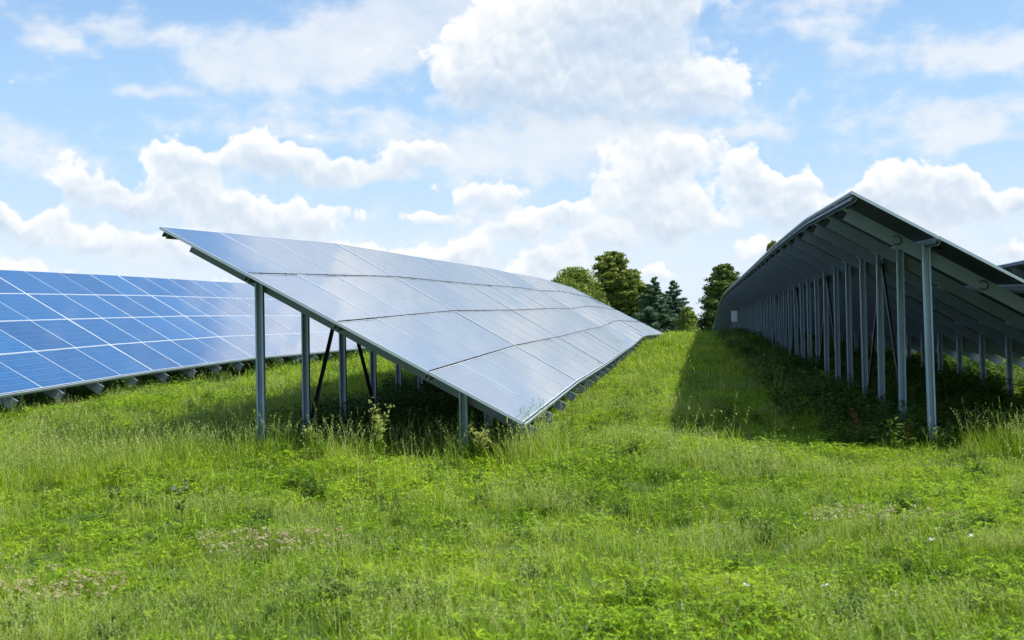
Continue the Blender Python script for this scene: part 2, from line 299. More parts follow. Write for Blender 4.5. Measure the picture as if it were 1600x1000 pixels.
ORD = ['first','second','third','fourth','fifth','sixth','seventh','eighth','ninth','tenth','eleventh']
def make_table(S_, y0, n, WD, off_rear, off_front, label, group, cat='solar array', brace_at=2, lean=0, cols=4, step=None, loops=False, dark=False, dep=.17):
    st = S_; step = step or 1.6
    def pt(y, t):            # point of the panel plane; t = 0 top .. 4 bottom
        a = Vector((interp(st, y, 1), y, interp(st, y, 2))); b = a+Vector((WD, 0, interp(st, y, 3)-interp(st, y, 2)))
        return a.lerp(b, t/4)
    ctr = pt(y0+step*2, 2); root = empty('solar_array', (ctr.x, ctr.y, G(ctr.x, ctr.y)), label, cat, group)
    base = root.location.copy()
    def put(o): o.parent = root; o.matrix_parent_inverse = Matrix.Identity(4); return o
    for i in range(cols):
        for j in range(4):
            ya, yb = y0+i*step, y0+(i+1)*step
            p00, p10, p01, p11 = pt(ya, j), pt(yb, j), pt(ya, j+1), pt(yb, j+1)
            cpos = (p00+p10+p01+p11)/4
            ux = ((p10+p11)-(p00+p01)).normalized(); uy = ((p01+p11)-(p00+p10)); uy = (uy-ux*uy.dot(ux)).normalized()
            nz = ux.cross(uy)
            if nz.z < 0: nz = -nz; ux = -ux
            jit = rnd.uniform(-.001, .001)
            fr = link(bpy.data.objects.new('solar_panel', ME_frame)); put(fr)
            # tiny mounting tolerances make each pane mirror a slightly different bit of sky
            tol = Matrix.Rotation(rnd.gauss(0, .0016), 4, 'X') @ Matrix.Rotation(rnd.gauss(0, .0022), 4, 'Y')
            M = Matrix(((ux.x,uy.x,nz.x,cpos.x-base.x),(ux.y,uy.y,nz.y,cpos.y-base.y),(ux.z,uy.z,nz.z,cpos.z-base.z+jit),(0,0,0,1)))
            sc = (p10-p00).length/(MW+.001); sl_ = (p01-p00).length/(ML+.008)
            fr.matrix_local = M @ tol @ Matrix.Diagonal((sc, sl_, 1, 1))
            gl = link(bpy.data.objects.new('glass', ME_haze if dark else ME_glass)); gl.parent = fr
    def nrm(y):
        u = (pt(y+.5, 2)-pt(y-.5, 2)).normalized(); d = (pt(y, 4)-pt(y, 0)).normalized(); n_ = d.cross(u)
        return (n_ if n_.z > 0 else -n_), d, u
    # purlins along the row, under the panel joints
    for t in (.07, 1.0, 2.0, 3.0, 3.93):
        mb = MB()
        for k in range(cols):
            a, b_ = y0+k*step+(.0 if k else .03), y0+(k+1)*step-(.03 if k == cols-1 else 0)
            n_, d, u = nrm((a+b_)/2); A, B = pt(a, t)-n_*.042-base, pt(b_, t)-n_*.042-base
            prof = [(-.028,0),(.028,0),(.028,-.05),(.020,-.05),(.020,-.006),(-.020,-.006),(-.020,-.05),(-.028,-.05)]
            mb.sweep(prof, A, B, d, n_)
        put(mb.build('purlin', M_raft))
    # dark joint strips with clamps between the panel rows
    for t in (1, 2, 3):
        mb = MB(); n_, d, u = nrm(y0+step*2)
        A, B = pt(y0+.02, t)-base, pt(y0+cols*step-.02, t)-base
        prev = A
        for k in range(1, cols+1):
            n_, d, u = nrm(y0+(k-.5)*step)
            nxt = pt(y0+k*step-(.02 if k == cols else 0), t)-base
            sw = .007 if dark else .005
            mb.sweep([(-sw,-.03),(sw,-.03),(sw,.007),(-sw,.007)], prev, nxt, d, n_); prev = nxt
        for k in range(cols):
            for fr_ in (.25, .75):
                y = y0+(k+fr_)*step; n_, d, u = nrm(y); c_ = pt(y, t)-base
                mb.sweep([(-.009,.007),(.009,.007),(.009,.009),(-.009,.009)], c_-u*.03, c_+u*.03, d, n_)
        put(mb.build('clamp_strip', M_black if dark else M_alu))
    # bright trim over the joint to the next table
    mb = MB(); y = y0+cols*step; n_, d, u = nrm(y)
    mb.sweep([(-.024,.0005),(.024,.0005),(.024,.003),(-.024,.003)], pt(y, .02)-base, pt(y, 3.98)-base, u, n_)
    put(mb.build('joint_trim', M_alu))
    # lower edge gutter profile
    mb = MB(); A, B = pt(y0+.02, 4), pt(y0+cols*step-.02, 4); 
    prev = None
    for k in range(cols):
        a, b_ = y0+k*step, y0+(k+1)*step; n_, d, u = nrm((a+b_)/2)
        mb.sweep([(.014,-.052),(.030,-.052),(.030,-.008),(.014,-.008)], pt(a+.004, 4)-base, pt(b_-.004, 4)-base, d, n_)
    put(mb.build('edge_profile', M_steel))
    tops = []
    for k in range(cols):
        y = y0+(k+.42)*step; n_, d, u = nrm(y)
        A = pt(y, .13)-n_*.095-base; B = pt(y, 4)+d*.13-n_*.095-base
        mb = MB()
        # C channel on edge: web faces the near end of the row
        prof = [(0,0),(.05,0),(.05,-.02),(.045,-.02),(.045,-.005),(.005,-.005),(.005,-dep+.005),(.045,-dep+.005),(.045,-dep+.02),(.05,-dep+.02),(.05,-dep),(0,-dep)]
        mb.sweep(prof, A, B, u, n_)
        rf = put(mb.build('rafter', M_raft))
        if loops and k == 0:
            for tt in (.62, 1.62):
                mb = MB(); c_ = pt(y, tt+.1)-base-n_*.17-u*.012
                for s0, s1 in ((.15, .72), (.95, 1.45)):
                    mb.tube([c_+d*(.055*math.cos(2*math.pi*x))+n_*(.05*math.sin(2*math.pi*x)) for x in np.linspace(s0-.25, s1-.25, 8)], [.006]*8, 5)
                mb.build('cable_loop', M_black, rf)
        zt = pt(y, 4*off_rear/WD); zt2 = pt(y, 4*off_front/WD)
        for q_, (off, P_) in enumerate(((off_rear, zt), (off_front, zt2))):
            top = Vector((P_.x, y-.012, P_.z-.03-dep)); gz = G(P_.x, y)
            dx = lean if (k == 0 and q_ == 0) else rnd.uniform(-.012, .012)
            bot = Vector((P_.x+dx, y-.012+rnd.uniform(-.01,.01), gz-.25))
            mb = MB(); mb.sweep(C_prof(.086, .056), top+Vector((0,0,.10))-base, bot-base, Vector((1,0,0)), Vector((0,-1,0)))
            # bolt heads
            for bz in (.02, .07): mb.tube([top+Vector((.02, -.006, bz))-base, top+Vector((.02, .012, bz))-base], [.011, .011], 6)
            po = put(mb.build('rear_post' if q_ == 0 else 'front_post', M_steel))
            if q_ == 0: tops.append((top-base, bot-base))
    if cols == 4:
        for tgt in (brace_at-1, brace_at+1):
            if 0 <= tgt < cols:
                a, b_ = tops[brace_at][0]+Vector((0,-.035,-.02)), tops[tgt][1]+Vector((0,-.03,.38))
                mb = MB(); dd = (b_-a).normalized(); xx = Vector((1,0,0)); yy = dd.cross(xx).normalized()
                mb.sweep([(-.020,0),(.020,0),(.020,.004),(-.016,.004),(-.016,.040),(-.020,.040)], a+xx*.03, b_+xx*.03, xx, yy)
                put(mb.build('brace', M_dark))
    return root

MAIN = [(11.41,-5.29,1.15,-.87),(17.64,-5.33,1.43,-.73),(24.66,-5.35,1.60,-.65),(31.24,-5.36,1.78,-.52),(36.17,-5.37,1.86,-.45),(41.56,-5.19,1.95,-.15),(48.6,-4.66,1.83,-.13)]
BACK = [(16.75,-14.23,1.40,-.82),(23.0,-14.60,1.54,-.65),(29.49,-14.83,1.70,-.52),(35.27,-14.89,1.80,-.48),(41.33,-14.93,1.91,-.42),(47.96,-15.14,2.05,-.35),(56,-15.3,2.1,-.3)]
RIGHT = [(13.23,1.79,1.48,-.64),(18.35,1.79,1.65,-.50),(24.2,1.79,1.71,-.45),(35,1.79,1.72,-.42),(47,1.79,1.75,-.40),(58.8,1.79,1.76,-.4),(64,1.76,1.50,-.65),(72,1.74,.85,-1.3),(86,1.73,-.39,-2.5)]
NEXT = [(13,10.5,1.6,-.6),(37,10.45,2.0,-.2),(60,10.45,2.0,-.2)]
WD = 3.7
sm = (48.6-11.41)/24
for k in range(6):
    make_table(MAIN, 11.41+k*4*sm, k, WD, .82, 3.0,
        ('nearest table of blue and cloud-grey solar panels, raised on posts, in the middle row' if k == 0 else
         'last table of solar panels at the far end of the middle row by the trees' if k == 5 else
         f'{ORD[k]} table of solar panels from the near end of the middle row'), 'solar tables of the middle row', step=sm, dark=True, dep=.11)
for k in range(6):
    make_table(BACK, 16.75+k*6.3, k, WD, .82, 3.0,
        ('left edge table of deep blue solar panels, cut off by the picture edge' if k == 0 else
         'last table of the left row, seen between posts of the middle row' if k == 5 else
         f'{ORD[k]} table of blue solar panels from the left in the left row'), 'solar tables of the left row', step=1.575)
for k in range(7):
    make_table(RIGHT, 13.23+k*6.5, k, WD, .89, 3.0,
        ('nearest dark table seen from below with cable loops on its end rafter, right row' if k == 0 else
         'dark underside table of the right row at the crest, beside the small white box' if k == 6 else
         f'{ORD[k]} dark underside table from the near end of the right row'), 'solar tables of the right row', step=1.625, lean=.03 if k == 0 else 0, loops=(k == 0), dep=.145)
for k in range(4):
    make_table(RIGHT, 58.75+k*6.5, k, WD, .89, 3.0,
        (f'{ORD[k]} table beyond the crest of the right row, dropping downhill before the conifer'), 'solar tables of the right row beyond the crest', step=1.625)
for k in range(4):
    make_table(NEXT, 22+k*6.4, k, WD, .89, 3.0,
        f'{ORD[k]} table of the farthest right row, its dark ridge glimpsed over the right row', 'solar tables of the farthest right row', step=1.6)

# white box on a post under the right row
bx = empty('electrical_box', (2.12, 54.0, G(2.12, 54.0)), 'small white electrical box under the far end of the right row', 'electrical box')
mb = MB(); mb.box(-.13,.13,-.09,.09,.60,1.08); mb.build('cabinet', M_white, bx)
mb = MB(); mb.box(-.11,.11,-.095,-.0915,.63,1.05); mb.box(.07,.09,-.105,-.096,.80,.88); mb.build('door', M_white, bx)
mb = MB(); mb.box(-.02,.02,.0905,.12,-.1,1.0); mb.build('post', M_steel, bx)

# ---------------------------------------------------------------- trees
def leaf_mat(name, c0, c1, c2, transl=.25):
    m, q = mat(name)
    at = q.new('ShaderNodeAttribute', attribute_name='tone').outputs['Fac']
    n = q.noise(q.new('ShaderNodeTexCoord').outputs['Object'], .6, 3, .6)
    f = q.m('ADD', q.m('MULTIPLY', at, .6), q.m('MULTIPLY', n, .5))
    col = q.ramp(f, [(.2, c0), (.55, c1), (.9, c2)])
    d = q.new('ShaderNodeBsdfPrincipled', {'Base Color': col, 'Roughness': .55, 'Specular IOR Level': .3})
    t = q.new('ShaderNodeBsdfTranslucent', {'Color': col})
    mx = q.new('ShaderNodeMixShader', {0: transl}); q.l.new(d.outputs[0], mx.inputs[1]); q.l.new(t.outputs[0], mx.inputs[2])
    out(q, mx.outputs[0]); return m
m, q = mat('bark'); co = q.new('ShaderNodeTexCoord').outputs['Object']
b = q.new('ShaderNodeBsdfPrincipled', {'Base Color': q.ramp(q.noise(co, 6, 5, .7), [(.3, (.05,.035,.022)), (.7, (.15,.11,.075))]), 'Roughness': .9}); out(q, b.outputs[0]); M_bark = m

def crown_mesh(name, pts, sizes, tones, material, up=.4, seed=1, long=1.6):
    r = np.random.default_rng(seed); n = len(pts)
    a = r.normal(size=(n, 3)); a[:, 2] *= up; a /= np.linalg.norm(a, axis=1)[:, None]
    b_ = r.normal(size=(n, 3)); b_ -= (b_*a).sum(1)[:, None]*a; b_ /= np.linalg.norm(b_, axis=1)[:, None]
    s_ = sizes[:, None]
    v = np.stack([pts-a*s_*long, pts+b_*s_*.75, pts+a*s_*long, pts-b_*s_*.75], 1).reshape(-1, 3)
    me = bpy.data.meshes.new(name); me.vertices.add(4*n); me.vertices.foreach_set('co', v.ravel())
    me.loops.add(4*n); me.loops.foreach_set('vertex_index', np.arange(4*n)); me.polygons.add(n)
    me.polygons.foreach_set('loop_start', np.arange(0, 4*n, 4)); me.polygons.foreach_set('loop_total', np.full(n, 4)); me.update(calc_edges=True)
    at = me.attributes.new('tone', 'FLOAT', 'POINT'); at.data.foreach_set('value', np.repeat(tones, 4).astype(np.float32))
    me.materials.append(material); return me

def tree_broad(x, y, top, rad, material, label, cat='tree', seed=1, n=60, cone=.0, name='broadleaf_tree', low=.08, leaf=.085, per=330):
    """crown of leafy boughs carried by limbs; top = height above eye level"""
    r = np.random.default_rng(seed); z0 = G(x, y); H = top-z0
    root = empty(name, (x, y, z0), label, cat)
    mb = MB(); mb.tube([(0,0,-.3),(.1,0,H*.3),(-.05,.1,H*.6),(.05,0,H*.9)], [H*.022,H*.017,H*.010,.03], 8)
    pts, sz, tn = [], [], []
    for i in range(n):
        h = low+(1-low)*((i+.5)/n)**.85*.96
        # envelope: wide shoulders, narrower towards the top
        env = rad*(math.sin(math.pi*min(1, (h-low)/(1-low)*.9+.12))**.6)*(1-cone*h)
        a = r.uniform(0, 2*math.pi); rr = env*r.uniform(.25, 1.0)
        c_ = np.array([math.cos(a)*rr, math.sin(a)*rr, H*h])
        br = rad*r.uniform(.13, .27)*(1.1-.35*h)
        if rr > .3*rad: mb.tube([(0,0,H*h*.75),tuple(c_*np.array([.6,.6,.93])),tuple(c_)], [H*.006,H*.004,.015], 5)
        k = per
        d = r.normal(size=(k, 3)); d /= np.linalg.norm(d, axis=1)[:, None]*.8+.2; d[:, 2] *= .9
        rrr = br*r.uniform(.1, 1.35, (k, 1))
        p = c_+d*rrr
        p[:, 2] = np.minimum(p[:, 2], H*1.0+r.uniform(-.3, .1))
        pts.append(p); sz.append(r.uniform(.6, 1.3, k)*leaf); tn.append(np.full(k, r.uniform(0, 1))*.6+r.uniform(0, .4, k))
    mb.build('trunk', M_bark, root, True)
    o = link(bpy.data.objects.new('crown', crown_mesh('crown', np.concatenate(pts), np.concatenate(sz), np.concatenate(tn), material, 1., seed))); o.parent = root
    return root
def tree_conifer(x, y, top, rad, material, label, seed=1, tiers=26, name='conifer_tree', blunt=.0, leaf=.085):
    r = np.random.default_rng(seed); z0 = G(x, y); H = top-z0
    root = empty(name, (x, y, z0), label, 'tree')
    mb = MB(); mb.tube([(0,0,-.3),(0,0,H*.5),(0,0,H)], [H*.018,H*.010,.015], 8)
    pts, sz, tn = [], [], []
    for i in range(tiers):
        h = .06+.93*(i/(tiers-1)); R_ = rad*((1-h)**(.8-blunt)*.95+.02)
        nb = max(4, int(9*(1-h)+5))
        for k in range(nb):
            a = 2*math.pi*k/nb+r.uniform(-.4, .4)+i; L = R_*r.uniform(.6, 1.15); droop = -.18*L*(1-h)+.25*L*h
            tip = np.array([math.cos(a)*L, math.sin(a)*L, H*h+droop+r.uniform(-.15, .15)])
            mb.tube([(0,0,H*h),tuple(tip)], [.03,.01], 4)
            m_ = int(70+130*L); t = r.uniform(.12, 1.05, (m_, 1))
            st_ = np.array([0,0,H*h]); p = st_+(tip-st_)*t
            w = .28*L*(1-.6*t)+.10
            p = p+r.normal(size=(m_, 3))*w*(1-.8*h*(blunt < .1)-.3*h*(blunt > .1))*np.array([.8,.8,.45])
            pts.append(p); sz.append(r.uniform(.6, 1.3, m_)*leaf); tn.append(np.full(m_, r.uniform(0, 1))*.5+r.uniform(0, .5, m_))
    mb.build('trunk', M_bark, root, True)
    o = link(bpy.data.objects.new('crown', crown_mesh('crown', np.concatenate(pts), np.concatenate(sz), np.concatenate(tn), material, .6, seed))); o.parent = root
    return root
L_light = leaf_mat('leaves_light', (.10,.16,.022), (.19,.26,.035), (.31,.36,.07))
L_mid = leaf_mat('leaves_mid', (.085,.135,.022), (.18,.235,.035), (.33,.36,.075))
L_pine = leaf_mat('needles_blue_green', (.04,.09,.052), (.095,.165,.09), (.18,.26,.14))
L_dark = leaf_mat('needles_dark', (.04,.09,.02), (.10,.165,.032), (.23,.29,.065))
tree_broad(-10.0, 106, 5.7, 4.2, L_light, 'low pale green broadleaf tree peeping over the far panels, leftmost', seed=3, n=110)
tree_conifer(-6.9, 112, 7.3, 3.1, L_mid, 'tall broad green tree, highest of the clump behind the middle row', seed=8, tiers=44, blunt=.45, name='broadleaf_tree', leaf=.095)
tree_conifer(-5.1, 110, 5.5, 2.7, L_mid, 'second bushy green tree leaning against the right flank of the tallest one', seed=5, tiers=38, blunt=.45, name='broadleaf_tree', leaf=.095)
tree_broad(-3.7, 116, 4.3, 2.6, L_mid, 'dark green tree filling in behind the two pines', seed=6, n=90, cone=.2)
tree_conifer(-2.75, 104, 4.55, 3.8, L_pine, 'blue-green pine with a pointed tip beside the tall green tree', seed=11)
tree_conifer(-1.15, 106, 4.35, 3.5, L_pine, 'blue-green pine, right one of the two pointed pines', seed=12)
tree_broad(.05, 102, 2.1, 1.3, L_light, 'small yellow-green tree at the right end of the clump by the gap', seed=13, n=50)
tree_conifer(3.35, 108, 5.75, 2.9, L_dark, 'dark round-topped conifer right of the gap, beside the right row', seed=14, blunt=.42, tiers=34)
tree_broad(8.3, 115, 8.6, 1.6, L_mid, 'treetop showing above the ridge of the right row', seed=15, n=60, cone=.3)
# far woods on the horizon
def far_wood():
    r = np.random.default_rng(5); pts = []; 
    for x in np.arange(-700, 700, 3.2):
        h = 5+2.5*math.sin(x*.03)+1.5*math.sin(x*.11); y = 900+60*math.sin(x*.01)
        k = 26; p = np.stack([r.normal(x, 2.2, k), r.normal(y, 5, k), -8+h*r.uniform(0, 1, k)**.7], 1); pts.append(p)
    p = np.concatenate(pts); n = len(p)
    o = link(bpy.data.objects.new('far_woodland', crown_mesh('far_woodland', p, r.uniform(.8, 1.7, n), r.uniform(0, 1, n), L_pine, 1., 9)))
    tag(o, 'distant strip of dark woodland on the horizon in the gap', 'woodland', kind='stuff')
far_wood()

# ---------------------------------------------------------------- grass
def blade_mat(name, stops, transl=.35, patch=True):
    m, q = mat(name)
    co = q.new('ShaderNodeNewGeometry').outputs['Position']
    at = q.new('ShaderNodeAttribute', attribute_name='tone').outputs['Fac']
    rn = q.new('ShaderNodeObjectInfo').outputs['Random']
    n = q.noise(co, .55, 4, .6); n2 = q.noise(co, 2.6, 3, .6)
    f = q.m('ADD', q.m('ADD', q.m('MULTIPLY_ADD', at, .38, -.24), q.m('MULTIPLY', rn, .38)), q.m('ADD', q.m('MULTIPLY', n, .62), q.m('MULTIPLY', n2, .42)))
    col = q.ramp(f, stops)
    if patch:
        dry = q.m('MULTIPLY', q.sstep(q.noise(co, 1.1, 6, .75), .53, .70), .62)
        col = q.mix(dry, col, (.31,.25,.085))
    d = q.new('ShaderNodeBsdfPrincipled', {'Base Color': col, 'Roughness': .6, 'Specular IOR Level': .18})
    t = q.new('ShaderNodeBsdfTranslucent', {'Color': q.mix(1., col, (1.2,1.15,.6), 'MULTIPLY')})
    mx = q.new('ShaderNodeMixShader', {0: transl}); q.l.new(d.outputs[0], mx.inputs[1]); q.l.new(t.outputs[0], mx.inputs[2])
    out(q, mx.outputs[0]); return m
G_short = blade_mat('grass_blades', [(.28, (.050,.120,.006)), (.5, (.155,.290,.010)), (.70, (.28,.415,.016)), (.92, (.44,.53,.06))])
G_herb = blade_mat('herb_leaves', [(.32, (.060,.145,.006)), (.55, (.175,.32,.010)), (.85, (.31,.46,.02))], patch=False)
G_seed = blade_mat('pale_seed_stems', [(.3, (.17,.27,.05)), (.6, (.29,.38,.09)), (.9, (.43,.47,.18))], patch=False)
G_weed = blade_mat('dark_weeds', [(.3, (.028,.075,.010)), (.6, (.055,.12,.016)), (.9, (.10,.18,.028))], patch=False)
G_dry = blade_mat('dry_heads', [(.3, (.20,.16,.08)), (.6, (.36,.31,.17)), (.9, (.52,.48,.32))], patch=False)
G_rust = blade_mat('rust_seeds', [(.3, (.13,.05,.02)), (.6, (.26,.10,.035)), (.9, (.36,.17,.06))], patch=False)
G_yel = blade_mat('yellow_buds', [(.3, (.22,.32,.06)), (.6, (.36,.42,.12)), (.9, (.50,.52,.22))], patch=False)
m, q = mat('white_petals'); b = q.new('ShaderNodeBsdfPrincipled', {'Base Color': (.8,.8,.76,1), 'Roughness': .6}); out(q, b.outputs[0]); M_petal = m
m, q = mat('purple_petals'); b = q.new('ShaderNodeBsdfPrincipled', {'Base Color': (.34,.22,.42,1), 'Roughness': .6}); out(q, b.outputs[0]); M_purple = m

class Leafy:
    """collects blades / leaves with a tone attribute"""
    def __init__(s, seed): s.v = []; s.f = []; s.t = []; s.mi = []; s.r = random.Random(seed)
    def blade(s, x, y, h, w, az, bend, seg=3, z=0, tone=None, mi=0):
        r = s.r; tone = r.random() if tone is None else tone
        ca, sa = math.cos(az), math.sin(az); wa = az+math.pi/2+r.uniform(-.5, .5); cw, sw = math.cos(wa), math.sin(wa)
        b = len(s.v)
        for i in range(seg+1):
            t = i/seg; d = bend*h*t*t; zz = z+h*(t-.35*abs(bend)*t*t); ww = w*(1-t)**.7*.5 if i < seg else 0
            px, py = x+ca*d, y+sa*d
            if i < seg: s.v += [(px-cw*ww, py-sw*ww, zz), (px+cw*ww, py+sw*ww, zz)]; s.t += [tone]*2
            else: s.v.append((px, py, zz)); s.t.append(tone)
        for i in range(seg-1): s.f.append((b+2*i, b+2*i+1, b+2*i+3, b+2*i+2)); s.mi.append(mi)
        s.f.append((b+2*seg-2, b+2*seg-1, b+2*seg)); s.mi.append(mi)
        return (px, py, zz)
    def leaf(s, p, L, w, az, el, tone=None, mi=0):
        r = s.r; tone = r.random() if tone is None else tone
        d = Vector((math.cos(az)*math.cos(el), math.sin(az)*math.cos(el), math.sin(el))); sd_ = Vector((-math.sin(az), math.cos(az), r.uniform(-.4, .4))).normalized()
        p = Vector(p); b = len(s.v); up = Vector((0,0,1))
        s.v += [tuple(p), tuple(p+d*L*.45+sd_*w*.5-up*L*.04), tuple(p+d*L-up*L*.15), tuple(p+d*L*.45-sd_*w*.5-up*L*.04)]; s.t += [tone]*4
        s.f.append((b, b+1, b+2, b+3)); s.mi.append(mi)
    def disc(s, p, rad, mi=0, n=7, tilt=.4):
        b = len(s.v); a = s.r.uniform(0, 6); ax = Vector((math.cos(a), math.sin(a), 0)); ay = Vector((-math.sin(a), math.cos(a), s.r.uniform(-tilt, tilt))).normalized(); p = Vector(p)
        s.v += [tuple(p+ax*rad*math.cos(6.283*k/n)+ay*rad*math.sin(6.283*k/n)) for k in range(n)]; s.t += [.6]*n
        s.f.append(tuple(range(b, b+n))); s.mi.append(mi)
    def mesh(s, name, mats):
        me = bpy.data.meshes.new(name); me.from_pydata(s.v, [], s.f)
        for m in mats: me.materials.append(m)
        me.polygons.foreach_set('material_index', s.mi)
        at = me.attributes.new('tone', 'FLOAT', 'POINT'); at.data.foreach_set('value', s.t); me.update(); return me
def seed_stem(L, x, y, h, az, bend, mi_head, nh=9, hs=.018, mi=0):
    tip = L.blade(x, y, h, .004, az, bend, 4, tone=.7, mi=mi)
    for k in range(nh):
        t = 1-.35*k/nh; d = bend*h*t*t
        L.leaf((x+math.cos(az)*d, y+math.sin(az)*d, h*(t-.35*abs(bend)*t*t)), hs*L.r.uniform(.7, 1.4), hs*.4, L.r.uniform(0, 6.28), L.r.uniform(.2, 1.2), mi=mi_head)
def clump(kind, seed):
    L = Leafy(seed); r = L.r; U = r.uniform
    def rp(R): a = U(0, 6.283); d = R*math.sqrt(r.random()); return d*math.cos(a), d*math.sin(a)
    if kind == 'turf':
        for _ in range(78): x, y = rp(.16); L.blade(x, y, U(.04,.13), U(.003,.0065), U(0,6.28), U(.1,1.0))
        for _ in range(11): x, y = rp(.16); L.blade(x, y, U(.05,.15), U(.003,.005), U(0,6.28), U(.1,1.2), mi=2)
        for _ in range(10): x, y = rp(.15); L.leaf((x, y, U(.02,.08)), U(.02,.05), U(.012,.025), U(0,6.28), U(-.1,.6), mi=1)
    elif kind == 'herb':
        for _ in range(52): x, y = rp(.16); L.blade(x, y, U(.05,.12), U(.003,.006), U(0,6.28), U(.2,1.0))
        for _ in range(15):
            x, y = rp(.14); nl = r.randint(3, 6); a0 = U(0,6.28); h = U(.03,.11); s_ = U(.35,.9)
            for k in range(nl): L.leaf((x, y, h), U(.035,.065)*s_, U(.014,.026)*s_, a0+6.283*k/nl+U(-.3,.3), U(-.1,.7), mi=1)
    elif kind == 'tall':
        for _ in range(60): x, y = rp(.17); L.blade(x, y, U(.12,.30), U(.003,.007), U(0,6.28), U(.2,.9), 4)
        for _ in range(5): x, y = rp(.15); seed_stem(L, x, y, U(.25,.45), U(0,6.28), U(.05,.4), 1, 10, .02, 1)
    elif kind == 'seedy':
        for _ in range(45): x, y = rp(.17); L.blade(x, y, U(.06,.16), U(.003,.006), U(0,6.28), U(.2,1.))
        for _ in range(12): x, y = rp(.16); seed_stem(L, x, y, U(.12,.24), U(0,6.28), U(.1,.7), 1, 7, .015, 1)
    elif kind == 'weed':
        for _ in range(16):
            x, y = rp(.2); h = U(.15,.42); az = U(0,6.28); L.blade(x, y, h, .008, az, .2)
            for k in range(12): t = U(.25, 1); L.leaf((x+math.cos(az)*.2*h*t*t, y+math.sin(az)*.2*h*t*t, h*t), U(.05,.11), U(.02,.045), U(0,6.28), U(-.3,.6))
        for _ in range(30): x, y = rp(.2); L.blade(x, y, U(.1,.3), .006, U(0,6.28), U(.2,.9))
    elif kind == 'far':
        for _ in range(70): x, y = rp(.45); L.blade(x, y, U(.08,.26), U(.010,.020), U(0,6.28), U(.1,.9), 2)
        for _ in range(8): x, y = rp(.4); L.leaf((x, y, U(.05,.2)), U(.05,.1), U(.02,.04), U(0,6.28), U(0,1), mi=1)
    mats = {'turf': [G_short, G_herb, G_dry], 'herb': [G_short, G_herb], 'tall': [G_short, G_seed], 'seedy': [G_short, G_seed], 'weed': [G_weed], 'far': [G_short, G_seed]}[kind]
    return L.mesh('clump_'+kind, mats)
coll = bpy.data.collections.new('grass_sources')          # never linked into the scene: only instanced
kinds = ['turf']*4+['herb']*4+['tall']*3+['seedy']*3+['weed']*4+['far']*3
for i, k in enumerate(kinds):
    coll.objects.link(bpy.data.objects.new('source_%02d' % i, clump(k, 100+i)))
K = {k: [i for i, kk in enumerate(kinds) if kk == k] for k in set(kinds)}

def scatter(name, P_, idx, scl, label, cat):
    n = len(P_); me = bpy.data.meshes.new(name); me.vertices.add(n); me.vertices.foreach_set('co', P_.ravel())
    r = np.random.default_rng(n)
    a = me.attributes.new('src', 'INT', 'POINT'); a.data.foreach_set('value', idx.astype(np.int32))
    a = me.attributes.new('siz', 'FLOAT', 'POINT'); a.data.foreach_set('value', scl.astype(np.float32))
    a = me.attributes.new('rot', 'FLOAT_VECTOR', 'POINT')
    a.data.foreach_set('vector', np.stack([r.normal(0,.08,n), r.normal(0,.08,n), r.uniform(0,6.283,n)], 1).ravel().astype(np.float32))
    o = link(bpy.data.objects.new(name, me)); tag(o, label, cat, kind='stuff')
    ng = bpy.data.node_groups.new(name, 'GeometryNodeTree')
    ng.interface.new_socket('Geometry', in_out='INPUT', socket_type='NodeSocketGeometry'); ng.interface.new_socket('Geometry', in_out='OUTPUT', socket_type='NodeSocketGeometry')
    N = NG(ng); gi = N.new('NodeGroupInput'); go = N.new('NodeGroupOutput')
    ci = N.new('GeometryNodeCollectionInfo'); ci.inputs['Collection'].default_value = coll; ci.inputs['Separate Children'].default_value = True; ci.inputs['Reset Children'].default_value = True
    def na(nm, t): x = N.new('GeometryNodeInputNamedAttribute', data_type=t); x.inputs[0].default_value = nm; return x.outputs[0]
    ip = N.new('GeometryNodeInstanceOnPoints'); ip.inputs['Pick Instance'].default_value = True
    N.l.new(gi.outputs[0], ip.inputs['Points']); N.l.new(ci.outputs[0], ip.inputs['Instance']); N.l.new(na('src', 'INT'), ip.inputs['Instance Index'])
    e2r = N.new('FunctionNodeEulerToRotation'); N.l.new(na('rot', 'FLOAT_VECTOR'), e2r.inputs[0]); N.l.new(e2r.outputs[0], ip.inputs['Rotation'])
    N.l.new(na('siz', 'FLOAT'), ip.inputs['Scale']); N.l.new(ip.outputs[0], go.inputs[0])
    md = o.modifiers.new('scatter', 'NODES'); md.node_group = ng; return o

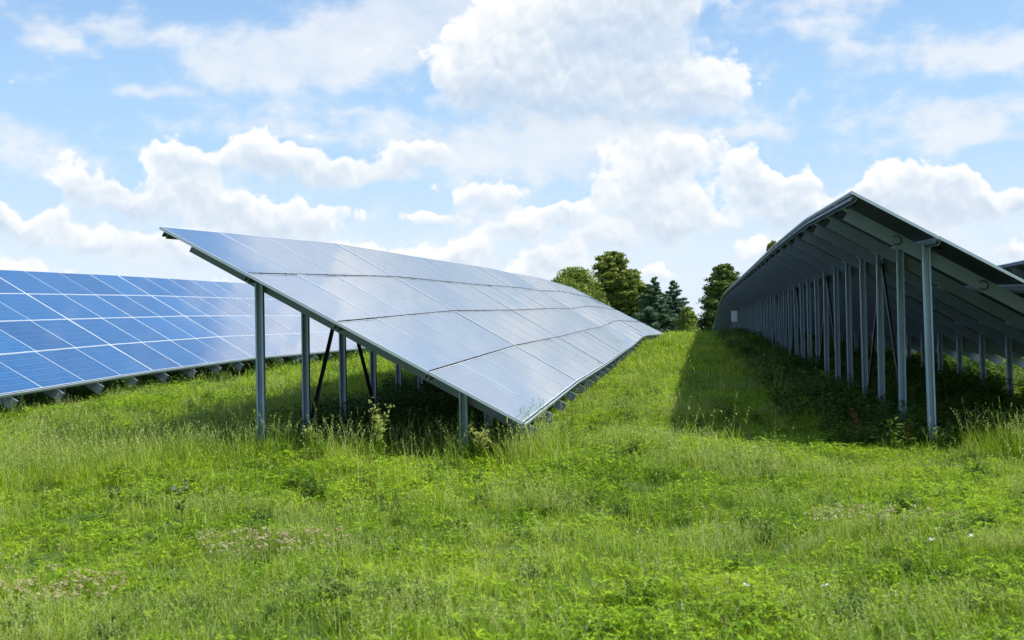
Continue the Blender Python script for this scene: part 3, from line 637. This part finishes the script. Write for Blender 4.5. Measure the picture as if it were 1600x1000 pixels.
r = np.random.default_rng(3)
def vnoise(x, y, sc, seed):
    rr = np.random.default_rng(seed); T = rr.random((64, 64)); u, v = x*sc, y*sc
    i, j = np.floor(u).astype(int), np.floor(v).astype(int); fu, fv = u-i, v-j; fu = fu*fu*(3-2*fu); fv = fv*fv*(3-2*fv)
    t = lambda a, b_: T[a % 64, b_ % 64]
    return (t(i,j)*(1-fu)+t(i+1,j)*fu)*(1-fv)+(t(i,j+1)*(1-fu)+t(i+1,j+1)*fu)*fv
PS, IS, SS = [], [], []
WP, WI, WS = [], [], []
for (ya, yb, dens, sc) in ((3.6,7,115,.85),(7,11,85,.95),(11,16,55,1.1),(16,24,30,1.3),(24,36,7,1.0),(36,66,4.5,1.15)):
    xl, xr = -.82*yb-1.5, .42*yb+2.5
    n = int((xr-xl)*(yb-ya)*dens)
    x = r.uniform(xl, xr, n); y = r.uniform(ya, yb, n); keep = (x > -.80*y-1.5) & (x < .42*y+2.5); x, y = x[keep], y[keep]; n = len(x)
    a, b_ = vnoise(x, y, .55, 1), vnoise(x, y, 1.3, 2); c_ = vnoise(x, y, .9, 3); fine = r.random(n)
    under_m = (x > -5.0) & (x < -1.6) & (y > 12.3) & (y < 49)
    under_r = (x > 1.9) & (x < 5.6) & (y > 13.6) & (y < 80)
    under_b = (x > -14.3) & (x < -10.7) & (y > 17)
    under = under_m | under_r | under_b
    idx = np.zeros(n, int)
    pick = lambda k: np.array(K[k])[r.integers(0, len(K[k]), n)]
    if ya < 24:
        idx = pick('turf')
        m_ = (a*.6+1.3*(fine-.5) > .38); idx = np.where(m_, pick('herb'), idx)
        m_ = (b_*.6+c_*.4+.5*(r.random(n)-.5) > .77); idx = np.where(m_, pick('seedy'), idx)
        for (px_, py_, rx_, ry_) in ((.45,7.6,.9,.5),(.5,11,1.1,.8),(-3.2,8.4,.8,.4),(3.2,10.2,.8,.7),(-1.2,9.3,.6,.4),(1.9,7.2,.5,.3)):
            pr_ = np.exp(-((x-px_)/rx_)**2-((y-py_)/ry_)**2); idx = np.where(pr_ > .35+.5*r.random(n), pick('seedy'), idx)
        rough = np.exp(-((y-11.7-.0*x)/1.0)**2)*((x > -7.5) & (x < -1.3))+np.exp(-((y-13.2)/.7)**2)*(x > 3)
        rough = rough+.6*np.exp(-((x+5.8)/1.1)**2)*((y > 9) & (y < 18))
        m_ = (rough*(.15+1.0*b_)+.3*(r.random(n)-.5) > .42); idx = np.where(m_, pick('tall'), idx)
        idx = np.where(r.random(n) < .02, pick('tall'), idx); wd = r.random(n) < .035; idx = np.where(wd, pick('weed'), idx)
    else: idx = pick('far')
    s_ = sc*r.uniform(.75, 1.25, n)*(.8+.45*vnoise(x, y, .4, 7))
    if ya < 24: s_ = np.where(wd, s_*.42, s_)
    P_ = np.stack([x, y, gh(x, y)-.01], 1)
    kp = ~under | (r.random(n) < .30)
    PS.append(P_[kp]); IS.append(idx[kp]); SS.append(s_[kp])
# weeds grow under and along the rows
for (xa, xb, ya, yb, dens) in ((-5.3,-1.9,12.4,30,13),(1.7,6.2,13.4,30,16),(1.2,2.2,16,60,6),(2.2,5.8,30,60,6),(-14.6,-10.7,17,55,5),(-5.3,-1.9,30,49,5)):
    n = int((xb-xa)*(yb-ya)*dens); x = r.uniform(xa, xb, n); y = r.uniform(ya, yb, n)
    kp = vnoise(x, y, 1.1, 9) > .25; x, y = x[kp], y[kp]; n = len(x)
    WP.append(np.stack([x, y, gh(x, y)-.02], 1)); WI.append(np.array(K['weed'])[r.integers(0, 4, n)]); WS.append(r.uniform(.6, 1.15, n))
scatter('grass', np.concatenate(PS), np.concatenate(IS), np.concatenate(SS), 'lush green meadow grass and clover covering the field', 'grass')
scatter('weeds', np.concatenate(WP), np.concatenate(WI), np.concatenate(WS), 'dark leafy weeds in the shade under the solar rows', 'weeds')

# ---- single plants
def plant(kind, x, y, h, label, seed, cat='plant', group=None, name=None):
    L = Leafy(seed); rr = L.r; U = rr.uniform
    root = empty(name or kind, (x, y, G(x, y)), label, cat, group)
    H = Leafy(seed+1)
    if kind == 'flowering_weed':
        for k in range(7):
            az = U(0,6.28); hh = h*U(.65,1.0); b_ = U(.05,.35); L.blade(U(-.05,.05), U(-.05,.05), hh, .009, az, b_, 5, tone=.5)
            for j in range(26):
                t = U(.2, 1.); p = (math.cos(az)*b_*hh*t*t, math.sin(az)*b_*hh*t*t, hh*(t-.35*b_*t*t))
                (L if t < .55 else H).leaf(p, U(.03,.07), U(.01,.02), U(0,6.28), U(.2,1.2))
                if t > .45:
                    q_ = Vector(p)+Vector((U(-.05,.05), U(-.05,.05), U(0,.06))); H.leaf(q_, .03, .02, U(0,6.28), U(0,1.4)); H.leaf(q_, .026, .018, U(0,6.28), U(0,1.4))
        mats, hm = [G_herb], G_yel
    elif kind == 'tall_grass_tuft':
        for k in range(70): L.blade(U(-.09,.09), U(-.09,.09), h*U(.4,.85), U(.004,.008), U(0,6.28), U(.15,.8), 5)
        for k in range(14):
            x_, y_, a_, b_, hh = U(-.09,.09), U(-.09,.09), U(0,6.28), U(.1,.5), h*U(.7,1.05)
            H.blade(x_, y_, hh, .004, a_, b_, 5)
            for j in range(12):
                t = 1-.3*j/12; d = b_*hh*t*t; H.leaf((x_+math.cos(a_)*d, y_+math.sin(a_)*d, hh*(t-.35*b_*t*t)), .026, .008, U(0,6.28), U(0,1.2))
        mats, hm = [G_short], G_seed
    elif kind == 'dock_plant':
        for k in range(8): L.leaf((0,0,.02), U(.12,.2), .05, U(0,6.28), U(.3,1.0))
        for k in range(5):
            az, hh = U(0,6.28), h*U(.7,1)
            H.blade(0, 0, hh, .008, az, .25, 4)
            for j in range(50): t = U(.35,1); d = .25*hh*t*t; H.leaf((math.cos(az)*d+U(-.02,.02), math.sin(az)*d+U(-.02,.02), hh*t*.93), .022, .018, U(0,6.28), U(-.5,1))
        mats, hm = [G_weed], G_rust
    elif kind == 'thistle':
        L.blade(0, 0, h, .010, 1., .1, 4)
        for k in range(26): t = U(.05,.9); L.leaf((0,0,h*t), U(.07,.14)*(1.2-t), .025, U(0,6.28), U(.2,1.1))
        for k in range(5): 
            p = Vector((U(-.04,.04), U(-.04,.04), h*U(.9,1.05)))
            for j in range(12): H.leaf(p, .025, .008, U(0,6.28), U(.3,1.5))
        mats, hm = [G_weed], M_purple
    elif kind == 'dried_flower_patch':
        for k in range(170):
            a, d = U(0,6.28), .38*math.sqrt(rr.random()); x_, y_ = d*math.cos(a)*1.4, d*math.sin(a); hh = h*U(.6,1.1)
            L.blade(x_, y_, hh, .004, U(0,6.28), .15, 3)
            for j in range(6): H.disc((x_+U(-.015,.015), y_+U(-.015,.015), hh+U(-.015,.01)-.02), U(.006,.012), n=5, tilt=1)
        mats, hm = [G_short], G_dry
    elif kind == 'yarrow_flower':
        L.blade(0, 0, h, .005, 1, .1, 3)
        for k in range(5): L.leaf((0,0,h*U(.1,.6)), .05, .012, U(0,6.28), .4)
        for k in range(12): H.disc((U(-.014,.014), U(-.014,.014), h*.97+U(-.006,.006)), U(.004,.007), n=6)
        mats, hm = [G_herb], M_petal
    o = link(bpy.data.objects.new('leaves', L.mesh('leaves', mats))); o.parent = root
    o = link(bpy.data.objects.new('flower_heads', H.mesh('flower_heads', [hm]))); o.parent = root
    return root
plant('flowering_weed', -2.98, 11.25, .70, 'bushy weed with pale yellow buds in front of the shaded gap under the panels', 21)
plant('flowering_weed', -3.75, 11.4, .36, 'low budding weed left of the bushy yellow-budded weed', 22)
plant('flowering_weed', -2.0, 11.4, .44, 'thin budding weed by the short front post of the middle row', 29)
tufts = [(-4.42,11.55,.62,'tall seeding grass tuft hugging the first tall post of the middle row'),(-4.85,10.9,.45,'pale seeding grass tuft just left of the first tall post'),
 (-5.5,11.0,.42,'seeding grass tuft in the rough patch well left of the posts'),(-3.9,11.1,.5,'grass tuft in front of the second post of the middle row'),
 (-2.25,11.5,.5,'grass tuft in front of the short front post'),(-1.75,11.3,.42,'grass tuft beneath the lowest corner of the middle row'),
 (4.05,13.0,.72,'tall grass tuft at the right picture edge before the dark shade'),(3.55,13.1,.45,'shorter grass tuft left of the tall one at the right edge'),(-6.3,10.6,.38,'outlying seeding tuft in the left meadow')]
for i, (x, y, h, lb) in enumerate(tufts): plant('tall_grass_tuft', x, y, h, lb, 40+i, group='tall grass tufts')
plant('dock_plant', 2.36, 13.5, .42, 'rusty brown dock plant at the foot of the right row posts', 31)
plant('dock_plant', 2.0, 14.3, .5, 'second rusty dock stalk just behind, by the third post', 32)
plant('thistle', -3.45, 7.7, .36, 'dull purple thistle standing alone in the left foreground', 33)
plant('dried_flower_patch', -3.6, 6.1, .15, 'patch of dried pale brown flower heads in the bottom left corner', 34, group='dried flower patches')
plant('dried_flower_patch', -2.65, 7.25, .14, 'greyish dried flower patch left of centre in the foreground', 35, group='dried flower patches')
plant('dried_flower_patch', 1.3, 8.4, .13, 'dried flower patch in the right foreground grass', 36, group='dried flower patches')
for i, (x, y, lb) in enumerate([(1.30,6.75,'white flower head, left one of a close pair in the right foreground'),(1.38,6.95,'white flower head, upper one of the close pair'),(1.50,6.72,'single white flower right of the close pair'),
    (.25,5.7,'white flower low in the foreground left of the others'),(.62,5.75,'white flower nearest the bottom edge, right of centre')]):
    plant('yarrow_flower', x, y, .22, lb, 60+i, 'flower', 'white flowers in the foreground')

S.render.resolution_x = 1024; S.render.resolution_y = 640
